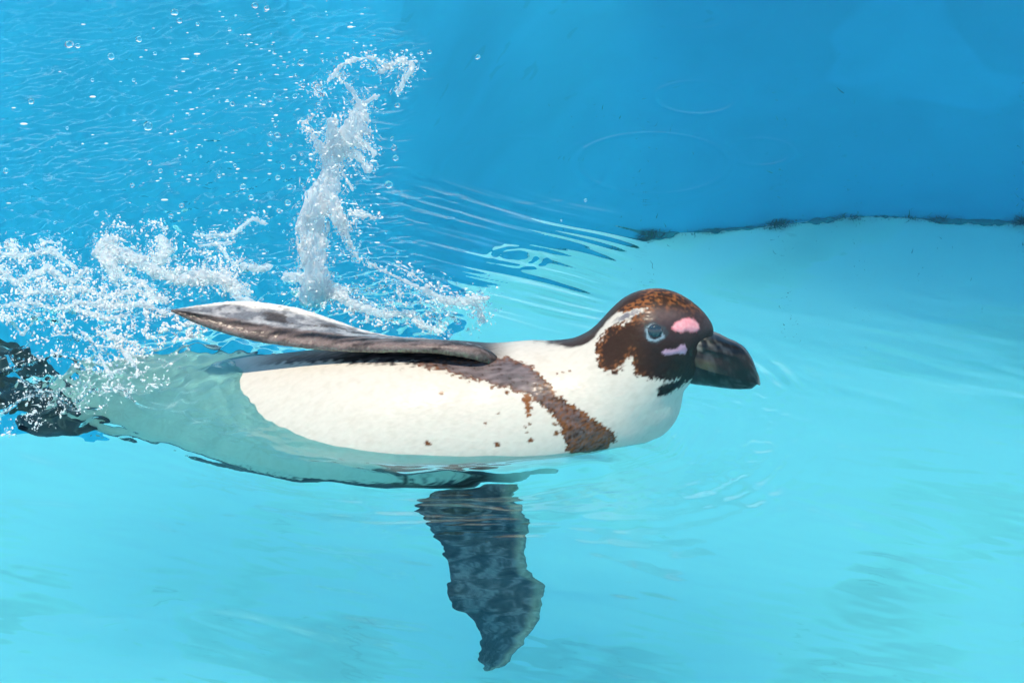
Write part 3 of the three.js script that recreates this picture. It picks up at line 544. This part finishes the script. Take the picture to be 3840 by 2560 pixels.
splash('foam', 'white churned foam at the left edge behind the tail', strands([
  [[-20, 430, 30], [150, 430, 34], [300, 420, 36], [430, 480, 30]], [[-20, 520, 34], [100, 560, 36], [250, 530, 40], [400, 560, 36], [480, 530, 24]], [[20, 380, 18], [60, 350, 16], [90, 380, 14]], [[230, 360, 14], [350, 390, 18]], [[130, 620, 26], [250, 650, 26], [380, 640, 30], [450, 620, 30]], [[40, 700, 30], [180, 740, 26], [300, 760, 26], [420, 740, 30]], [[20, 830, 20], [120, 850, 18], [220, 820, 18]],
], c3, 1.493, onWater(.006)), frothMat, { holes: .85, flat: 1.3 });
splash('foam', 'white froth heaped in front of the wing tip over the rump', strands([
  [[450, 620, 26], [600, 640, 30], [750, 620, 30], [870, 660, 30], [930, 700, 24]], [[420, 730, 30], [600, 740, 32], [800, 745, 34], [940, 770, 26]], [[660, 480, 20], [700, 570, 26], [800, 590, 28], [860, 640, 26]], [[470, 800, 24], [600, 830, 26], [740, 800, 22]], [[600, 880, 14], [700, 1000, 13], [760, 1080, 16]], [[480, 920, 18], [560, 980, 16], [620, 950, 16]], [[700, 1100, 10], [620, 1130, 12], [560, 1060, 10]],
], c3, 1.493, onWater(.006)), frothMat, { holes: .85, flat: 1.2 });
splash('foam', 'white wash streaming along the far side of the lifted wing', strands([
  [[330, 90, 34], [450, 80, 34], [600, 100, 30], [720, 130, 22]], [[700, -20, 22], [760, 20, 18], [860, 10, 16]], [[960, 60, 26], [1080, 110, 30], [1250, 170, 26], [1420, 230, 22], [1580, 260, 20], [1750, 240, 14], [1850, 320, 12], [1990, 365, 9]], [[1100, 40, 20], [1200, 110, 26], [1320, 170, 20]], [[1720, 260, 9], [1780, 310, 10], [1900, 350, 8]],
], c2, 1.68, (px, py) => { const p = atY(px, py, .004); p.y = waterHeight(p.x, p.z) + .006; return p; }), frothMat, { holes: .6 });
splash('splash', 'clear sheet of water curling off the shoulder behind the wing', strands([
  [[800, 1400, 16], [880, 1420, 22], [960, 1450, 22], [1010, 1530, 14]], [[780, 1360, 10], [900, 1390, 16], [1000, 1420, 16]], [[860, 1480, 14], [940, 1520, 16]], [[440, 1390, 12], [560, 1350, 14], [690, 1310, 9]], [[440, 1420, 12], [560, 1460, 14], [700, 1470, 14], [800, 1480, 12]],
], c4, 1.4256, onWater(.003)), clearMat, { rough: .8, holes: .2, flat: 1.6 });
splash('splash', 'dark clear lumps of churned water over the feet at the lower left', strands([
  [[40, 1080, 26], [140, 1040, 30], [240, 1020, 26]], [[120, 1180, 26], [240, 1170, 30], [330, 1120, 22]], [[30, 1280, 22], [160, 1260, 22], [300, 1240, 22], [420, 1240, 18], [520, 1220, 14]], [[300, 900, 26], [400, 900, 26], [440, 960, 20]], [[620, 1230, 14], [700, 1240, 16], [740, 1290, 10]], [[420, 1090, 18], [540, 1120, 18]],
], c3, 1.493, onWater(.001)), clearMat, { rough: .9, holes: .3, flat: 2 });
// single drops, and spray too fine to count
const dropGeo = new THREE.IcosahedronGeometry(1, 4); { const a = dropGeo.attributes.position; for (let i = 0; i < a.count; i++) { const x = a.getX(i), y = a.getY(i), z = a.getZ(i), k = 1 + .16 * noise(x * 1.3 + 3, y * 1.3, z * 1.3); a.setXYZ(i, x * k, y * k, z * k); } dropGeo.computeVertexNormals(); }
const GROUP = 'water drops flung up by the splash';
const special = [[1457, 692, 15, 'largest round water drop hanging right of the tall splash'], [1477, 555, 10, 'upper of two small water drops right of the tall splash'], [1483, 592, 11, 'lower of two small water drops right of the tall splash'], [1791, 214, 9, 'lone small water drop highest over the calm blue water'], [553, 473, 17, 'large round water drop over the ripples in the upper left'], [2196, 750, 6, 'lone tiny water drop above the wall foot left of the algae'], [2105, 826, 5, 'tiny water drop over the dark end of the wall foot']];
const drop0 = mesh('water_drop', dropGeo, clearMat);
let dropUsed = false;
function drop(px, py, r, label) {
  const o = dropUsed ? drop0.clone() : drop0; if (dropUsed) { o.name = numbered('water_drop'); scene.add(o); } dropUsed = true;
  o.position.copy(atZ(px, py, -.05 + rr(-.03, .03))); o.scale.set(r * S, r * S * rr(.95, 1.25), r * S); o.rotation.set(rr(0, 6), rr(0, 6), rr(0, 6));
  if (label) tag(o, label, 'water drop'); else tag(o, 'small glinting water drop flying among the splashes left of the calm water', 'water drop', GROUP);
}
for (const s of special) drop(...s);
for (const [x, y, r] of [[258, 166, 15], [290, 172, 10], [415, 212, 14], [653, 46, 13], [672, 78, 11], [519, 147, 12], [580, 200, 7], [955, 20, 12], [1000, 30, 10], [1128, 235, 13], [1135, 320, 9], [1195, 330, 12], [1105, 360, 9], [870, 390, 9], [1032, 470, 8], [1490, 395, 10], [1485, 335, 9], [1100, 590, 11], [1040, 665, 10], [1085, 700, 12], [1170, 640, 11], [1060, 625, 9], [1130, 610, 8], [1010, 540, 10], [1040, 505, 11], [1015, 500, 8], [560, 610, 9], [600, 640, 9], [495, 695, 9], [680, 770, 10], [640, 810, 9], [360, 800, 10], [1078, 760, 13], [1045, 790, 9], [910, 700, 12], [940, 740, 10], [820, 660, 8], [880, 620, 7], [700, 560, 8], [500, 300, 7], [345, 300, 7], [1350, 870, 9], [1335, 1040, 6], [1390, 1000, 7], [1580, 200, 7], [1610, 195, 9], [860, 110, 7], [740, 90, 8], [115, 380, 12], [20, 640, 10], [250, 480, 6], [1090, 545, 7], [1400, 260, 8], [1290, 250, 7]]) drop(x, y, r);
for (let i = 0; i < 50; i++) drop(rr(620, 1260), rr(150, 900), rr(2.5, 6));
{
  const n = 4500, inst = new THREE.InstancedMesh(new THREE.IcosahedronGeometry(1, 2), clearMat, n), m = new THREE.Matrix4(), q = new THREE.Quaternion(), s = new THREE.Vector3();
  const areas = [ // [outline, share, height]
    [[[-60, 960], [60, 930], [150, 940], [280, 990], [345, 1060], [355, 1130], [300, 1200], [300, 1270], [180, 1300], [-60, 1270]], 7, .03],
    [[[300, 1080], [430, 1000], [480, 1080], [600, 1090], [650, 1160], [650, 1240], [540, 1300], [420, 1330], [300, 1290], [250, 1200]], 6, .022],
    [[[355, 880], [400, 820], [450, 840], [490, 880], [560, 850], [600, 825], [640, 900], [720, 970], [830, 960], [900, 1010], [940, 1100], [880, 1150], [660, 1160], [620, 1060], [500, 950], [430, 1000]], 5, .02],
    [[[400, 1300], [520, 1290], [545, 1380], [520, 1480], [440, 1440]], 2, .012],
    [[[480, 1310], [760, 1290], [720, 1390], [600, 1500], [440, 1540]], 1, .004],
    [[[540, 1200], [660, 1190], [780, 1250], [760, 1320], [640, 1330], [540, 1320]], 3, .012],
    [[[1040, 1140], [1150, 1080], [1300, 1090], [1420, 1180], [1700, 1200], [1640, 1255], [1350, 1240], [1180, 1180]], 3, .02],
    [[[60, 1300], [300, 1300], [520, 1480], [420, 1560], [200, 1600], [0, 1640], [-40, 1560], [200, 1500], [150, 1400]], 3, .006],
  ];
  const pick = []; areas.forEach((a, k) => { for (let i = 0; i < a[1]; i++) pick.push(k); });
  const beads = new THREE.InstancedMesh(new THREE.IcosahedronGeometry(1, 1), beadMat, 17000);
  const thread = new THREE.CylinderGeometry(1, .5, 1, 6, 3); { const a = thread.attributes.position; for (let i = 0; i < a.count; i++) { const y = a.getY(i), k = Math.sqrt(Math.max(.02, 1 - 3.9 * y * y)) * (1 + .5 * Math.sin(y * 9)); a.setXYZ(i, a.getX(i) * k + .6 * y * y, y, a.getZ(i) * k); } thread.computeVertexNormals(); }
  const threads = new THREE.InstancedMesh(thread, beadMat, 1300);
  for (const set of [inst, beads, threads]) for (let i = 0; i < set.count; i++) {
    const v = new THREE.Vector3(); let w = 0, r = 0;
    if (set === beads && i % 41 === 0) { // white flecks standing in for glints on the ripples
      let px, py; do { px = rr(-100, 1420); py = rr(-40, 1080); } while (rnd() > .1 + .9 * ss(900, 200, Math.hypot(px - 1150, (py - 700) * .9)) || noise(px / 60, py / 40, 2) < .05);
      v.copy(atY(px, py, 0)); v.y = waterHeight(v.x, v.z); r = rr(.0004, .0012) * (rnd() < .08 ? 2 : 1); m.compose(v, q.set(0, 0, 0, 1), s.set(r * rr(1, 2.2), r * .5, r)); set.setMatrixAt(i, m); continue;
    }
    if (set === beads && i % 5 > 1) { // churned patches: nets of froth
      const [outline, , high] = areas[pick[Math.floor(rnd() * pick.length)]], xs = outline.map((p) => p[0]), ys = outline.map((p) => p[1]); let px, py, e;
      do { px = rr(Math.min(...xs), Math.max(...xs)); py = rr(Math.min(...ys), Math.max(...ys)); e = polyDist(outline, px, py) + 40 * noise(px / 60, py / 45, 12); } while (e > 0 || rnd() > .025 + ss(.17, .03, Math.abs(noise(px / 55, py / 34, 14) + .25 * noise(px / 18, py / 12, 16))) + .7 * ss(.2, .5, noise(px / 90, py / 60, 15)));
      const h = high * Math.pow(rnd(), 2) * ss(0, -60, e); v.copy(atY(px, py, h)); v.y = waterHeight(v.x, v.z) + h; r = .00025 + .0010 * Math.pow(rnd(), 3);
      if (set === threads) m.compose(v, q.setFromEuler(new THREE.Euler(rr(-1.5, 1.5), rr(0, 6), rr(-1.7, 1.7))), s.set(r * .8, rr(.003, .011), r * .8)); else m.compose(v, q.setFromEuler(new THREE.Euler(rr(0, 6), rr(0, 6), rr(0, 6))), s.set(r, r * rr(.9, 2.4), r)); set.setMatrixAt(i, m); continue;
    }
    let way; do { const seg = segments[Math.floor(rnd() * segments.length)], t = rnd(); v.fromArray(seg[0]).lerp(new THREE.Vector3(...seg[1]), t); w = lerp(seg[0][3], seg[1][3], t); way = seg; } while (rnd() > .15 + w / .009);
    const out = w * .9 + (set === beads ? .0015 : .003) + (set === beads ? .011 : .018) * Math.pow(rnd(), 2.2), a = rr(0, 6.283), b = rr(-1, 1), c = Math.sqrt(1 - b * b); r = .00025 + (set === beads ? .0010 : .0012) * Math.pow(rnd(), 3);
    v.add(new THREE.Vector3(Math.cos(a) * c * out, b * out, Math.sin(a) * c * out)); v.y = Math.max(v.y, waterHeight(v.x, v.z) + r * .5);
    if (set === threads) { const dir = new THREE.Vector3(way[1][0] - way[0][0], way[1][1] - way[0][1], way[1][2] - way[0][2]).normalize().add(new THREE.Vector3(rr(-.25, .25), rr(-.25, .25), rr(-.25, .25))).normalize(); m.compose(v, q.setFromUnitVectors(new THREE.Vector3(0, 1, 0), dir), s.set(.0002 + r * .3, rr(.003, .009), .0002 + r * .3)); set.setMatrixAt(i, m); continue; }
    m.compose(v, q.setFromEuler(new THREE.Euler(rr(0, 6), rr(0, 6), rr(0, 6))), s.set(r, r * rr(.9, 2), r)); set.setMatrixAt(i, m);
  }
  threads.name = 'water_threads'; kind(threads, 'stuff'); threads.userData.label = 'fine white threads of water drawn out in the splashes'; threads.userData.category = 'froth'; scene.add(threads);
  beads.name = 'froth_glint_beads'; kind(beads, 'stuff'); beads.userData.label = 'tiny white beads of froth round the splashes, with white flecks standing in for glints on the ripples'; beads.userData.category = 'froth'; scene.add(beads);
  inst.name = 'spray'; kind(inst, 'stuff'); inst.userData.label = 'fine spray of tiny water drops round the splashes'; inst.userData.category = 'spray'; scene.add(inst);
}
// ------------------------------------------------------------------ algae along the foot of the wall
{
  const blade = new THREE.BufferGeometry(), P = [], I = []; for (let k = 0; k < 5; k++) { const t = k / 4, w = (1 - t * .9) * .5, b = t * t * .35; P.push(-w * .14, t, b, w * .14, t, b, 0, t, b - w * .14); } for (let k = 0; k < 4; k++) for (const [a, b] of [[0, 1], [1, 2], [2, 0]]) I.push(k * 3 + a, k * 3 + b, k * 3 + 3 + a, k * 3 + b, k * 3 + 3 + b, k * 3 + 3 + a);
  blade.setAttribute('position', new THREE.Float32BufferAttribute(P, 3)); blade.setIndex(I); blade.computeVertexNormals();
  const n = 2600, inst = new THREE.InstancedMesh(blade, new THREE.MeshStandardMaterial({ color: 0xffffff, roughness: .9, side: THREE.DoubleSide }), n), m = new THREE.Matrix4(), q = new THREE.Quaternion(), s = new THREE.Vector3(), e = new THREE.Euler(), col = new THREE.Color();
  for (let i = 0; i < n; i++) {
    let px, spot = rnd(); do px = rr(2050, 4000); while (rnd() > .12 + ss(-.1, .5, noise(px / 75, 5.5)) * ss(2050, 2500, px));
    const x = under(px, 860, DEPTH).x, foot = wallZ(x, -DEPTH); let y = -DEPTH + .004, z = foot, len = rr(.004, .012) * (.4 + ss(-.2, .6, noise(px / 60, 9.1)));
    if (spot > .84) { y = -DEPTH + Math.pow(rnd(), 1.7) * .32; z = wallZ(x, y) + .008; len *= .8; } else if (spot > .72) { z = foot + Math.pow(rnd(), 1.5) * .3; len *= .7; } else { z += rr(-.004, .012); }
    m.compose(new THREE.Vector3(x, y, z), q.setFromEuler(e.set(rr(-.2, .9), rr(0, 6.28), rr(-.7, .7))), s.set(len * rr(.5, 1), len, len * rr(.5, 1))); inst.setMatrixAt(i, m); inst.setColorAt(i, col.setRGB(rr(.015, .05), rr(.08, .2), rr(.07, .16)));
  }
  inst.name = 'algae'; kind(inst, 'stuff'); inst.userData.label = 'dark green tufts of algae along the foot of the pool wall'; inst.userData.category = 'algae'; scene.add(inst);
  const pos = [], idx = [], N = 700, M = 8; // crust in the corner
  for (let i = 0; i <= N; i++) { const x = lerp(under(2080, 900, DEPTH).x, under(4300, 850, DEPTH).x, i / N), z = wallZ(x, -DEPTH) + .003, r = (-.0002 + .0034 * ss(-.35, .5, noise(x * 19, 8.8)) + .0016 * ss(-.1, .6, noise(x * 30, 4.4)) + .002 * noise(x * 140, 2.2)) * ss(0, .15, i / N), rr2 = Math.max(r, .0002); for (let j = 0; j < M; j++) { const a = j / M * 6.2832; pos.push(x, -DEPTH + .012 * noise(x * 1.3, z * 1.3, 8) + .002 + rr2 * Math.sin(a), z + rr2 * 1.5 * Math.cos(a)); } }
  for (let i = 0; i < N; i++) for (let j = 0; j < M; j++) { const a = i * M + j, b = i * M + (j + 1) % M; idx.push(a, b, a + M, b, b + M, a + M); }
  const o = mesh('algae', geo(pos, idx), new THREE.MeshStandardMaterial({ color: rgb(.05, .27, .31), roughness: .95 })); o.name = 'algae_crust'; kind(o, 'stuff'); o.userData.label = 'dark algae crust lining the corner between wall and floor'; o.userData.category = 'algae';
}
renderer.render(scene, camera);
